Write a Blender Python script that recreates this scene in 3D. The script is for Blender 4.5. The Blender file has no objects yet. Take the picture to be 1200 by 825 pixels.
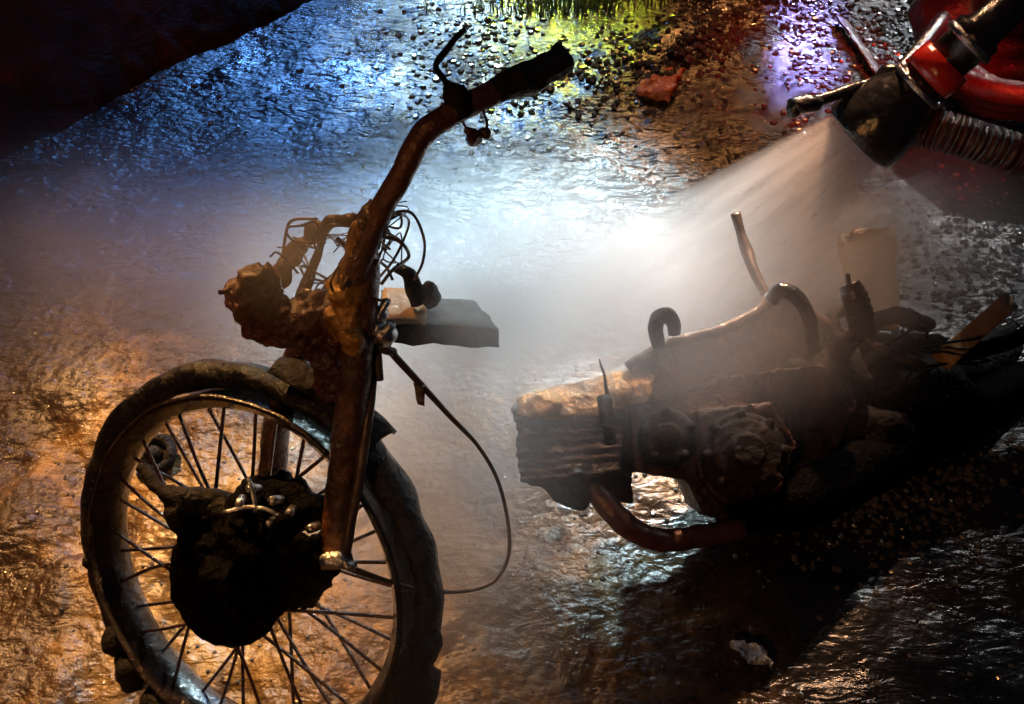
import bpy, bmesh, math, random
import numpy as np
from mathutils import Vector, Matrix, Quaternion, noise as mnoise

# ------------------------------------------------------------------ camera
scene = bpy.context.scene
COL = scene.collection
CAM_H, PITCH, F = 1.299, math.radians(50), 1000.0
cam_d = bpy.data.cameras.new("camera")
cam = bpy.data.objects.new("camera", cam_d)
COL.objects.link(cam)
cam.location = (0, 0, CAM_H)
cam.rotation_euler = (math.radians(90) - PITCH, 0, 0)
cam_d.sensor_width = 36
cam_d.lens = 36 * F / 1200
cam_d.clip_start = 0.02
cam_d.clip_end = 500
scene.camera = cam

# ------------------------------------------------------------------ world and lamps
world = bpy.data.worlds.new("World")
scene.world = world
world.use_nodes = True
bg = world.node_tree.nodes["Background"]
bg.inputs[0].default_value = (0.010, 0.014, 0.028, 1)
bg.inputs[1].default_value = 0.35


def aim(o, target):
    d = Vector(target) - o.location
    o.rotation_euler = d.to_track_quat('-Z', 'Y').to_euler()


def lamp(name, typ, loc, target, energy, color, radius=0.1, angle=60, blend=0.5):
    ld = bpy.data.lights.new(name, typ)
    ld.energy = energy
    ld.color = color
    ld.shadow_soft_size = radius
    if typ == 'SPOT':
        ld.spot_size = math.radians(angle)
        ld.spot_blend = blend
    o = bpy.data.objects.new(name, ld)
    COL.objects.link(o)
    o.location = loc
    if target is not None:
        aim(o, target)
    return o


# amber work lamp beyond the fallen machine, white work lamp, beacons whose light lies on the wet ground, and added fills
lamp("amber_lamp", 'SPOT', (-1.75, 3.1, 2.9), (-0.55, 0.40, 0.0), 1500, (1.0, 0.48, 0.15), 0.04, 23, 0.9)
lamp("white_work_lamp", 'SPOT', (0.45, 4.6, 2.3), (0.00, 1.27, 0.2), 3100, (0.66, 0.93, 1.0), 0.10, 17, 1.0)
lamp("warm_work_lamp", 'SPOT', (1.1, 3.6, 2.6), (0.34, 1.22, 0.38), 1500, (1.0, 0.52, 0.27), 0.10, 15, 0.9)
lamp("blue_beacon", 'SPOT', (-1.25, 6.8, 2.7), (-0.50, 1.98, 0.0), 1050, (0.13, 0.37, 1.0), 0.30, 17, 0.7)
lamp("cyan_lamp", 'SPOT', (-0.25, 6.6, 2.9), (-0.14, 2.36, 0.0), 1300, (0.70, 0.98, 0.95), 0.12, 10, 0.9)
lamp("violet_beacon", 'SPOT', (2.42, 6.4, 2.5), (0.885, 2.42, 0.0), 4500, (0.30, 0.28, 1.0), 0.04, 2.4, 0.5)
lamp("violet_beacon", 'SPOT', (2.42, 6.4, 2.5), (0.82, 2.14, 0.0), 3500, (0.30, 0.28, 1.0), 0.04, 2.2, 0.5)
lamp("silver_lamp", 'SPOT', (3.4, 6.0, 2.5), (1.16, 2.36, 0.0), 600, (0.85, 0.92, 1.0), 0.05, 9, 0.8)
lamp("green_lamp", 'SPOT', (0.48, 5.7, 1.75), (0.18, 2.56, 0.02), 1300, (0.72, 1.0, 0.04), 0.12, 8, 0.8)
lamp("orange_lamp", 'SPOT', (1.2, 5.6, 2.6), (0.46, 2.30, 0.0), 300, (1.0, 0.40, 0.12), 0.10, 18, 0.9)
lamp("side_lamp", 'SPOT', (2.1, 2.4, 2.7), (-0.08, 0.62, 0.2), 40, (0.75, 0.88, 1.0), 0.03, 14, 0.9)
lamp("hose_glint_lamp", 'SPOT', (2.3, 3.6, 1.9), (1.02, 1.5, 0.3), 110, (0.92, 0.92, 0.9), 0.03, 20, 0.9)  # added white spot for glints on the hose ribs and nearby grit
lamp("front_fill_lamp", 'POINT', (-1.3, -1.6, 2.4), None, 60, (1.0, 0.46, 0.16), 0.02)  # unseen warm lamp behind the camera, added as front fill
lamp("bank_fill_lamp", 'SPOT', (-3.0, 0.9, 1.6), (-1.5, 2.4, 0.2), 110, (1.0, 0.32, 0.12), 0.06, 40, 0.9)  # added orange spot that warms the dark bank
lamp("red_beacon", 'SPOT', (1.15, 1.0, 1.35), (0.95, 1.7, 0.3), 130, (1.0, 0.03, 0.015), 0.03, 32, 0.9)

scene.view_settings.view_transform = 'Standard'
scene.view_settings.look = 'None'
scene.view_settings.exposure = 0.0
scene.view_settings.gamma = 1.0
scene.view_settings.use_curve_mapping = False
scene.render.engine = 'CYCLES'
cy = scene.cycles
cy.use_denoising = True
cy.max_bounces = 5
cy.volume_bounces = 1
cy.volume_step_rate = 2.5
cy.volume_max_steps = 128
cy.sample_clamp_indirect = 4
cy.sample_clamp_direct = 0

# ------------------------------------------------------------------ helpers
_s, _c = math.sin(PITCH), math.cos(PITCH)
FW, UP, RT = Vector((0, _c, -_s)), Vector((0, _s, _c)), Vector((1, 0, 0))


def W(px, py, d):
    """world point at distance d (along the view axis) whose picture place is px, py (surveying aid)"""
    return Vector((0, 0, CAM_H)) + d * (FW + RT * ((px - 600) / F) + UP * ((412 - py) / F))


def G(px, py, z=0.0):
    """world point at height z"""
    r = FW + RT * ((px - 600) / F) + UP * ((412 - py) / F)
    t = (z - CAM_H) / r.z
    return Vector((0, 0, CAM_H)) + t * r


rnd = random.Random(7)
MATS = {}


def mat_nodes(name):
    m = bpy.data.materials.new(name)
    m.use_nodes = True
    nt = m.node_tree
    nt.nodes.clear()
    out = nt.nodes.new('ShaderNodeOutputMaterial')
    return m, nt, out


def N(nt, typ, **kw):
    n = nt.nodes.new(typ)
    for k, v in kw.items():
        if k in n.bl_rna.properties:
            setattr(n, k, v)
    return n


def noise_tex(nt, scale, detail=4, rough=0.55, vec=None, dist=0.0):
    n = N(nt, 'ShaderNodeTexNoise')
    n.inputs['Scale'].default_value = scale
    n.inputs['Detail'].default_value = detail
    n.inputs['Roughness'].default_value = rough
    n.inputs['Distortion'].default_value = dist
    if vec is not None:
        nt.links.new(vec, n.inputs['Vector'])
    return n


def ramp(nt, fac, stops):
    r = N(nt, 'ShaderNodeValToRGB')
    el = r.color_ramp.elements
    while len(el) < len(stops):
        el.new(0.5)
    for e, (p, c) in zip(el, stops):
        e.position = p
        e.color = (c[0], c[1], c[2], 1) if isinstance(c, (tuple, list)) else (c, c, c, 1)
    nt.links.new(fac, r.inputs[0])
    return r


def math_n(nt, op, a, b=None, clamp=False):
    n = N(nt, 'ShaderNodeMath', operation=op)
    n.use_clamp = clamp
    for i, v in enumerate((a, b)):
        if v is None:
            continue
        if isinstance(v, (int, float)):
            n.inputs[i].default_value = v
        else:
            nt.links.new(v, n.inputs[i])
    return n.outputs[0]


def crusty(name, stops, scale=18, rough=(0.25, 0.75), bump=0.5, bscale=90, metallic=0.0, coat=0.35):
    """burnt, wet surface: mottled colour, uneven gloss, gritty relief"""
    m, nt, out = mat_nodes(name)
    b = N(nt, 'ShaderNodeBsdfPrincipled')
    tc = N(nt, 'ShaderNodeTexCoord').outputs['Object']
    n1 = noise_tex(nt, scale, 7, 0.65, tc, 0.4)
    cr = ramp(nt, n1.outputs['Fac'], stops)
    nt.links.new(cr.outputs[0], b.inputs['Base Color'])
    n2 = noise_tex(nt, scale * 1.7, 4, 0.6, tc)
    rr = ramp(nt, n2.outputs['Fac'], [(0.35, rough[0]), (0.65, rough[1])])
    nt.links.new(rr.outputs[0], b.inputs['Roughness'])
    n3 = noise_tex(nt, bscale, 5, 0.7, tc)
    n4 = noise_tex(nt, bscale * 0.25, 3, 0.5, tc)
    h = math_n(nt, 'ADD', n3.outputs['Fac'], math_n(nt, 'MULTIPLY', n4.outputs['Fac'], 2.0))
    bp = N(nt, 'ShaderNodeBump')
    bp.inputs['Strength'].default_value = bump
    bp.inputs['Distance'].default_value = 0.006
    nt.links.new(h, bp.inputs['Height'])
    nt.links.new(bp.outputs[0], b.inputs['Normal'])
    nt.links.new(bp.outputs[0], b.inputs['Coat Normal'])
    b.inputs['Metallic'].default_value = metallic
    b.inputs['Coat Weight'].default_value = coat
    b.inputs['Coat Roughness'].default_value = 0.07
    nt.links.new(b.outputs[0], out.inputs['Surface'])
    MATS[name] = m
    return m


CHAR = crusty("charred_black", [(0.3, (0.003, 0.0025, 0.0025)), (0.62, (0.006, 0.004, 0.0035)), (0.8, (0.014, 0.006, 0.004))], 22, (0.35, 0.85), 0.8, 90, 0, 0.06)
TYRE = crusty("burnt_tyre", [(0.35, (0.0015, 0.0012, 0.0012)), (0.62, (0.004, 0.0025, 0.002)), (0.8, (0.016, 0.006, 0.003))], 16, (0.14, 0.45), 0.9, 70, 0, 0.5)
for _m in (CHAR, TYRE):
    for _n in _m.node_tree.nodes:
        if _n.type == 'BSDF_PRINCIPLED':
            _n.inputs['Specular IOR Level'].default_value = 0.22
RUST = crusty("scorched_rust", [(0.3, (0.012, 0.006, 0.004)), (0.5, (0.07, 0.024, 0.010)), (0.72, (0.24, 0.085, 0.022))], 20, (0.12, 0.5), 0.8, 75, 0.3, 1.0)
REDR = crusty("red_brown_scale", [(0.3, (0.010, 0.003, 0.002)), (0.55, (0.055, 0.010, 0.005)), (0.8, (0.14, 0.032, 0.012))], 14, (0.15, 0.6), 0.8, 70, 0, 0.5)
AMBER = crusty("melted_amber", [(0.3, (0.05, 0.018, 0.005)), (0.5, (0.30, 0.14, 0.020)), (0.75, (0.62, 0.36, 0.06))], 26, (0.08, 0.4), 0.7, 70, 0.35, 0.9)
DULL = crusty("dull_brown_metal", [(0.3, (0.03, 0.022, 0.018)), (0.55, (0.09, 0.055, 0.04)), (0.8, (0.17, 0.11, 0.07))], 15, (0.25, 0.6), 0.35, 80, 0.3, 0.3)
STEEL = crusty("wet_steel", [(0.3, (0.30, 0.31, 0.33)), (0.7, (0.62, 0.63, 0.66))], 30, (0.08, 0.3), 0.35, 120, 0.9, 0.5)
TAN = crusty("tan_board", [(0.3, (0.24, 0.13, 0.05)), (0.7, (0.46, 0.29, 0.12))], 12, (0.35, 0.7), 0.3, 80)
ORNG = crusty("orange_brick", [(0.3, (0.45, 0.09, 0.02)), (0.55, (0.75, 0.18, 0.04)), (0.8, (0.85, 0.32, 0.12))], 40, (0.3, 0.6), 0.8, 120)
BLACKR = crusty("black_rubber", [(0.3, (0.008, 0.008, 0.009)), (0.7, (0.022, 0.020, 0.020))], 25, (0.12, 0.35), 0.2, 80, 0, 0.6)
REDP = crusty("red_plastic", [(0.3, (0.42, 0.012, 0.006)), (0.7, (0.62, 0.03, 0.015))], 25, (0.08, 0.3), 0.2, 60, 0, 0.9)
HOSE = crusty("dark_red_hose", [(0.3, (0.05, 0.010, 0.008)), (0.7, (0.13, 0.022, 0.016))], 22, (0.2, 0.5), 0.35, 120, 0, 0.6)
FOIL = crusty("crumpled_foil", [(0.3, (0.5, 0.56, 0.66)), (0.7, (0.8, 0.85, 0.92))], 60, (0.1, 0.3), 0.8, 160, 0.8)


ENGM = crusty("sooty_engine", [(0.35, (0.002, 0.0012, 0.001)), (0.6, (0.012, 0.004, 0.002)), (0.8, (0.05, 0.014, 0.006))], 9, (0.5, 0.9), 0.6, 60, 0, 0.0)
ENGM.node_tree.nodes['Principled BSDF'].inputs['Specular IOR Level'].default_value = 0.2


def link(name, me, mat, parent=None, smooth=True):
    if mat:
        me.materials.append(mat)
    if smooth:
        me.polygons.foreach_set('use_smooth', [True] * len(me.polygons))
    o = bpy.data.objects.new(name, me)
    COL.objects.link(o)
    if parent is not None:
        # vertices are laid out in world space: bring them into the parent's frame
        org = Vector(parent['_org'])
        for v in me.vertices:
            v.co -= org
        o.parent = parent
        o['_org'] = parent['_org']
    else:
        o['_org'] = (0.0, 0.0, 0.0)
    return o


def make(name, bm, mat, parent=None, smooth=True):
    bmesh.ops.recalc_face_normals(bm, faces=bm.faces[:])
    me = bpy.data.meshes.new(name)
    bm.to_mesh(me)
    bm.free()
    return link(name, me, mat, parent, smooth)


def solo(name, bm, mat, label, cat, kind=None, group=None, smooth=True):
    """a top-level thing of one mesh with its origin at its base"""
    xs = [v.co for v in bm.verts]
    org = Vector((sum(v.x for v in xs) / len(xs), sum(v.y for v in xs) / len(xs), min(v.z for v in xs)))
    for v in bm.verts:
        v.co -= org
    o = make(name, bm, mat, None, smooth)
    o.location = org
    tag(o, label, cat, kind, group)
    return o


def tag(o, label=None, cat=None, kind=None, group=None):
    if label: o['label'] = label
    if cat: o['category'] = cat
    if kind: o['kind'] = kind
    if group: o['group'] = group


def thing(name, loc, label, cat, group=None):
    o = bpy.data.objects.new(name, None)
    o.empty_display_size = 0.1
    COL.objects.link(o)
    o.location = loc
    o['_org'] = tuple(loc)
    tag(o, label, cat, None, group)
    return o


def part_empty(name, parent):
    o = bpy.data.objects.new(name, None)
    COL.objects.link(o)
    o.parent = parent
    o['_org'] = parent['_org']
    return o


def catmull(pts, n=8):
    P = [Vector(p) for p in pts]
    if len(P) < 3:
        return [P[0].lerp(P[-1], i / n) for i in range(n + 1)]
    P = [P[0] * 2 - P[1]] + P + [P[-1] * 2 - P[-2]]
    out = []
    for i in range(1, len(P) - 2):
        a, b, c, d = P[i - 1:i + 3]
        for k in range(n):
            t = k / n
            out.append(0.5 * ((2 * b) + (c - a) * t + (2 * a - 5 * b + 4 * c - d) * t * t + (3 * b - 3 * c + d - a) * t ** 3))
    out.append(P[-2])
    return out


def tube(bm, pts, r, seg=12, n=8, jit=0.0, smooth=True, rib=None, flat=1.0):
    """sweep a round (or flattened) section along a path; r is a number or one radius per point"""
    path = catmull(pts, n) if smooth else [Vector(p) for p in pts]
    m = len(path)
    if isinstance(r, (int, float)):
        R = [r] * m
    else:
        R = [float(np.interp(i / (m - 1) * (len(r) - 1), range(len(r)), r)) for i in range(m)]
    up = Vector((0.3, 0.2, 0.93)).normalized()
    rings = []
    t0 = (path[1] - path[0]).normalized()
    a = up.cross(t0)
    if a.length < 0.1:
        a = Vector((1, 0, 0)).cross(t0)
    a.normalize()
    for i, p in enumerate(path):
        t = (path[min(i + 1, m - 1)] - path[max(i - 1, 0)]).normalized()
        a = (a - t * a.dot(t)).normalized()
        b = t.cross(a)
        ring = []
        rr = R[i] * (1 + (rib[0] * math.sin(i * rib[1]) if rib else 0))
        for k in range(seg):
            an = 2 * math.pi * k / seg
            q = p + (a * math.cos(an) + b * math.sin(an) * flat) * rr
            if jit:
                q += mnoise.noise_vector(q * 60) * jit
            ring.append(bm.verts.new(q))
        rings.append(ring)
    for i in range(m - 1):
        for k in range(seg):
            bm.faces.new((rings[i][k], rings[i][(k + 1) % seg], rings[i + 1][(k + 1) % seg], rings[i + 1][k]))
    bm.faces.new(rings[0][::-1])
    bm.faces.new(rings[-1])
    return bm


def lump(bm, c, ax, seed=0, jit=0.25, freq=14, sub=4, rot=None):
    """irregular melted mass"""
    r = bmesh.ops.create_icosphere(bm, subdivisions=sub, radius=1)
    ax = Vector(ax) if not isinstance(ax, (int, float)) else Vector((ax, ax, ax))
    sv = Vector((seed * 3.1, seed * 1.7, seed * 2.3))
    for v in r['verts']:
        q = Vector((v.co.x * ax.x, v.co.y * ax.y, v.co.z * ax.z))
        s = 1 + jit * (mnoise.noise(q * freq + sv) + 0.5 * mnoise.noise(q * freq * 2.7 + sv))
        q = q * s
        if rot is not None:
            q = rot @ q
        v.co = q + Vector(c)
    return bm


def frame(axis, hint=(0, 0, 1)):
    z = Vector(axis).normalized()
    x = Vector(hint).cross(z)
    if x.length < 1e-3:
        x = Vector((1, 0, 0)).cross(z)
    x.normalize()
    return Matrix((x, z.cross(x), z)).transposed()


def lathe(bm, c, axis, prof, seg=48, jit=0.0, jf=30, closed=False):
    """revolve a profile of (radius, along) round an axis through c"""
    M = frame(axis)
    rings = []
    for (r, h) in prof:
        ring = []
        for k in range(seg):
            an = 2 * math.pi * k / seg
            q = Vector(c) + M @ Vector((r * math.cos(an), r * math.sin(an), h))
            if jit:
                q += mnoise.noise_vector(q * jf) * jit
            ring.append(bm.verts.new(q))
        rings.append(ring)
    n = len(rings)
    for i in range(n if closed else n - 1):
        A, B = rings[i], rings[(i + 1) % n]
        for k in range(seg):
            bm.faces.new((A[k], A[(k + 1) % seg], B[(k + 1) % seg], B[k]))
    return bm


def hexa(bm, near, far, cuts=6, jit=0.0, jf=25):
    """box from four near and four far corners, subdivided and roughened"""
    t = bmesh.new()
    v = [t.verts.new(p) for p in list(near) + list(far)]
    for f in [(0, 1, 2, 3), (7, 6, 5, 4), (0, 4, 5, 1), (1, 5, 6, 2), (2, 6, 7, 3), (3, 7, 4, 0)]:
        t.faces.new([v[i] for i in f])
    if cuts:
        bmesh.ops.subdivide_edges(t, edges=t.edges[:], cuts=cuts, use_grid_fill=True)
    if jit:
        for q in t.verts:
            q.co += mnoise.noise_vector(q.co * jf) * jit + mnoise.noise_vector(q.co * jf * 3.1) * jit * 0.4
    tm = bpy.data.meshes.new("t")
    t.to_mesh(tm)
    t.free()
    bm.from_mesh(tm)
    bpy.data.meshes.remove(tm)
    return bm


def remesh(o, voxel=0.006, disp=0.006, scale=0.03):
    m = o.modifiers.new("melt", 'REMESH')
    m.mode = 'VOXEL'
    m.voxel_size = voxel
    m.use_smooth_shade = True
    t = bpy.data.textures.get("crust_%g" % scale)
    if t is None:
        t = bpy.data.textures.new("crust_%g" % scale, 'CLOUDS')
        t.noise_scale = scale
        t.noise_depth = 4
    d = o.modifiers.new("crust", 'DISPLACE')
    d.texture = t
    d.texture_coords = 'LOCAL'
    d.strength = disp
    d.mid_level = 0.5


# ------------------------------------------------------------------ ground
def sstep(a, b, x):
    t = np.clip((x - a) / (b - a), 0, 1)
    return t * t * (3 - 2 * t)


_TAB = {}


def vnoise(x, y, seed):
    """smooth value noise on arrays"""
    if seed not in _TAB:
        _TAB[seed] = np.random.RandomState(seed).rand(256, 256)
    T = _TAB[seed]
    xi, yi = np.floor(x).astype(int), np.floor(y).astype(int)
    fx, fy = x - xi, y - yi
    fx, fy = fx * fx * (3 - 2 * fx), fy * fy * (3 - 2 * fy)
    g = lambda a, b: T[a % 256, b % 256]
    return (g(xi, yi) * (1 - fx) + g(xi + 1, yi) * fx) * (1 - fy) + (g(xi, yi + 1) * (1 - fx) + g(xi + 1, yi + 1) * fx) * fy


def ground_z(x, y):
    x, y = np.asarray(x, float), np.asarray(y, float)
    mud = (1 - sstep(0.95, 1.35, y + 0.25 * vnoise(x * 3, y * 3, 5))) * (1 - sstep(-0.15, 0.45, x))
    z = -0.012 + 0.012 * vnoise(x * 2.1, y * 2.1, 1)
    z += mud * (0.030 * (vnoise(x * 7, y * 7, 2) - 0.5) + 0.016 * (vnoise(x * 19, y * 19, 3) - 0.5) + 0.008 * (vnoise(x * 50, y * 50, 4) - 0.5))
    z += (1 - mud) * (0.010 * (vnoise(x * 9, y * 9, 6) - 0.5) + 0.006 * (vnoise(x * 30, y * 30, 7) - 0.5))
    # ridge of loose grit running to the right beyond the handlebar
    a, b = np.array([0.15, 2.0]), np.array([1.1, 2.75])
    dv = b - a
    L = np.hypot(*dv)
    u = ((x - a[0]) * dv[0] + (y - a[1]) * dv[1]) / L
    w = ((x - a[0]) * -dv[1] + (y - a[1]) * dv[0]) / L
    z += 0.035 * np.exp(-(w / 0.13) ** 2) * sstep(-0.2, 0.1, u) * (1 - sstep(L - 0.1, L + 0.5, u)) * (0.5 + vnoise(x * 12, y * 12, 8))
    return z


def axis_pts(lo, hi, step, far):
    core = list(np.arange(lo, hi, step))
    out, s, v = [], step, core[-1]
    while v < far:
        s *= 1.35
        v += s
        out.append(v)
    pre, s, v = [], step, core[0]
    while v > -far:
        s *= 1.35
        v -= s
        pre.append(v)
    return np.array(pre[::-1] + core + out)


gx, gy = axis_pts(-2.2, 2.4, 0.013, 120), axis_pts(0.2, 4.4, 0.013, 120)
X, Y = np.meshgrid(gx, gy)
Z = ground_z(X, Y)
verts = np.stack([X.ravel(), Y.ravel(), Z.ravel()], 1)
nx, ny = len(gx), len(gy)
idx = np.arange(nx * ny).reshape(ny, nx)
quads = np.stack([idx[:-1, :-1].ravel(), idx[:-1, 1:].ravel(), idx[1:, 1:].ravel(), idx[1:, :-1].ravel()], 1)
me = bpy.data.meshes.new("ground")
me.vertices.add(len(verts)); me.vertices.foreach_set('co', verts.ravel())
me.loops.add(quads.size); me.loops.foreach_set('vertex_index', quads.ravel().astype(np.int32))
me.polygons.add(len(quads)); me.polygons.foreach_set('loop_start', np.arange(0, quads.size, 4, dtype=np.int32))
me.update(calc_edges=True)


def ground_material():
    m, nt, out = mat_nodes("wet_ground")
    b = N(nt, 'ShaderNodeBsdfPrincipled')
    tc = N(nt, 'ShaderNodeTexCoord').outputs['Object']
    sp = N(nt, 'ShaderNodeSeparateXYZ'); nt.links.new(tc, sp.inputs[0])
    wob = noise_tex(nt, 3.0, 4, 0.6, tc)
    w = math_n(nt, 'MULTIPLY', math_n(nt, 'SUBTRACT', wob.outputs['Fac'], 0.5), 0.9)
    yy = math_n(nt, 'ADD', sp.outputs['Y'], w)
    xx = math_n(nt, 'ADD', sp.outputs['X'], w)

    def mr(v, a, bb, c=0.0, d=1.0):
        n = N(nt, 'ShaderNodeMapRange'); n.interpolation_type = 'SMOOTHSTEP'
        nt.links.new(v, n.inputs[0])
        for i, q in enumerate((a, bb, c, d)):
            n.inputs[i + 1].default_value = q
        return n.outputs[0]
    mud = math_n(nt, 'MULTIPLY', mr(yy, 1.45, 0.95), mr(xx, 0.42, -0.15))
    # colours
    g = noise_tex(nt, 14, 8, 0.7, tc, 0.3)
    mudc = ramp(nt, g.outputs['Fac'], [(0.30, (0.025, 0.012, 0.005)), (0.46, (0.09, 0.048, 0.014)), (0.60, (0.23, 0.13, 0.036)), (0.8, (0.32, 0.20, 0.07))])
    asp = ramp(nt, g.outputs['Fac'], [(0.35, (0.006, 0.006, 0.006)), (0.6, (0.014, 0.013, 0.012)), (0.8, (0.030, 0.025, 0.020))])
    # brown silt washed over the tarmac to the far right
    silt = math_n(nt, 'MULTIPLY', mr(yy, 2.1, 2.45), mr(xx, -0.1, 0.35))
    siltc = ramp(nt, g.outputs['Fac'], [(0.35, (0.05, 0.022, 0.010)), (0.6, (0.13, 0.058, 0.022)), (0.8, (0.22, 0.11, 0.045))])
    mx = N(nt, 'ShaderNodeMix', data_type='RGBA')
    nt.links.new(silt, mx.inputs[0]); nt.links.new(asp.outputs[0], mx.inputs[6]); nt.links.new(siltc.outputs[0], mx.inputs[7])
    mx2 = N(nt, 'ShaderNodeMix', data_type='RGBA')
    nt.links.new(mud, mx2.inputs[0]); nt.links.new(mx.outputs[2], mx2.inputs[6]); nt.links.new(mudc.outputs[0], mx2.inputs[7])
    # dark patches, scattered and at set spots on the left
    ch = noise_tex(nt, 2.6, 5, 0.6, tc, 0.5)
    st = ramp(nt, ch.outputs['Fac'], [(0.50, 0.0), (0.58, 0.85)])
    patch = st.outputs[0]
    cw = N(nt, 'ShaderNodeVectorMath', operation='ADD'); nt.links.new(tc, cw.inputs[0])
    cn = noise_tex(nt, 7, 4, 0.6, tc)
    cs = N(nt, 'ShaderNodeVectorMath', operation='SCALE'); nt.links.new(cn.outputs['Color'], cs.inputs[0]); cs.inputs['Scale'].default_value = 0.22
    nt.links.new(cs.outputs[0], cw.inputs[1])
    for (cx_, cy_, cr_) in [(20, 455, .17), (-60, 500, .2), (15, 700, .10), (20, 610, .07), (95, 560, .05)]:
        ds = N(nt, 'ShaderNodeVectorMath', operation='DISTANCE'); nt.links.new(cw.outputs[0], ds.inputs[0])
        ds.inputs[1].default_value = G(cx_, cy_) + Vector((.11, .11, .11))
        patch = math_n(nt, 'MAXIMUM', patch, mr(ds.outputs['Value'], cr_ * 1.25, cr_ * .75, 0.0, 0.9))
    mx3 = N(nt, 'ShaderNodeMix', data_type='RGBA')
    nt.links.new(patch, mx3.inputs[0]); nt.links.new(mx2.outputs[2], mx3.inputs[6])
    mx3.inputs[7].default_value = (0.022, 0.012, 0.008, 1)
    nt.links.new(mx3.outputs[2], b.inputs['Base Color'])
    r1 = noise_tex(nt, 6, 5, 0.6, tc)
    rr = ramp(nt, r1.outputs['Fac'], [(0.35, 0.13), (0.65, 0.36)])
    nt.links.new(rr.outputs[0], b.inputs['Roughness'])
    # relief: chippings under a film of water
    v1 = N(nt, 'ShaderNodeTexVoronoi'); v1.inputs['Scale'].default_value = 62; v1.feature = 'SMOOTH_F1'
    nt.links.new(tc, v1.inputs['Vector'])
    v2 = noise_tex(nt, 130, 4, 0.65, tc)
    mp = N(nt, 'ShaderNodeMapping'); nt.links.new(tc, mp.inputs[0])
    mp.inputs['Rotation'].default_value = (0, 0, 0.35)
    mp.inputs['Scale'].default_value = (0.55, 1.15, 1.0)
    v3 = noise_tex(nt, 26, 3, 0.5, mp.outputs[0], 1.2)
    v4 = noise_tex(nt, 60, 2, 0.5, mp.outputs[0], 0.8)
    gr = math_n(nt, 'ADD', math_n(nt, 'MULTIPLY', mud, 0.7), 0.35)
    h = math_n(nt, 'ADD', math_n(nt, 'MULTIPLY', v1.outputs['Distance'], -1.0), math_n(nt, 'MULTIPLY', v2.outputs['Fac'], 0.6))
    h = math_n(nt, 'MULTIPLY', h, gr)
    h = math_n(nt, 'ADD', h, math_n(nt, 'MULTIPLY', v3.outputs['Fac'], 1.15))
    h = math_n(nt, 'ADD', h, math_n(nt, 'MULTIPLY', v4.outputs['Fac'], 0.6))
    calm = noise_tex(nt, 2.2, 3, 0.5, tc)
    cf = ramp(nt, calm.outputs['Fac'], [(0.40, 0.35), (0.62, 1.0)])
    h = math_n(nt, 'MULTIPLY', h, math_n(nt, 'MULTIPLY', cf.outputs[0], mr(yy, 0.6, 1.5, 0.5, 1.0)))
    bp = N(nt, 'ShaderNodeBump')
    bp.inputs['Strength'].default_value = 1.0
    bp.inputs['Distance'].default_value = 0.014
    nt.links.new(h, bp.inputs['Height'])
    nt.links.new(bp.outputs[0], b.inputs['Normal'])
    b.inputs['Specular IOR Level'].default_value = 0.6
    nt.links.new(b.outputs[0], out.inputs['Surface'])
    return m


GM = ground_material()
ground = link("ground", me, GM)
tag(ground, "wet muddy tarmac with water running over it", None, 'structure')

# raised dark verge at the far left
bm = bmesh.new()
A, B = G(-700, 560), G(620, -130)
dirv = (B - A); dirv.z = 0; L = dirv.length; dirv.normalize()
side = Vector((-dirv.y, dirv.x, 0))
nu, nv = 260, 70
grid = []
for i in range(nu + 1):
    row = []
    for j in range(nv + 1):
        u, v = i / nu * L, (j / nv) ** 1.3 * 2.6
        p = A + dirv * u + side * (v + 0.05 * mnoise.noise(Vector((u * 2.2, 0, 3))))
        z = 0.17 * (1 - math.exp(-v / 0.18)) + 0.05 * v
        z += 0.05 * mnoise.noise(Vector((u * 2, v * 3, 1))) * min(1, v * 4) + 0.010 * mnoise.noise(Vector((u * 26, v * 26, 5)))
        p.z = z - 0.03
        row.append(bm.verts.new(p))
    grid.append(row)
for i in range(nu):
    for j in range(nv):
        bm.faces.new((grid[i][j], grid[i + 1][j], grid[i + 1][j + 1], grid[i][j + 1]))
BANK = crusty("bank_earth", [(0.3, (0.004, 0.0015, 0.0005)), (0.55, (0.016, 0.005, 0.001)), (0.8, (0.05, 0.014, 0.003))], 6, (0.7, 0.95), 0.8, 90, 0, 0.0)
for _n in BANK.node_tree.nodes:
    if _n.type == "BSDF_PRINCIPLED":
        _n.inputs["Specular IOR Level"].default_value = 0.08
bank = make("earth_bank", bm, BANK)
tag(bank, "dark raised verge of soaked earth", None, 'structure')


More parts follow.
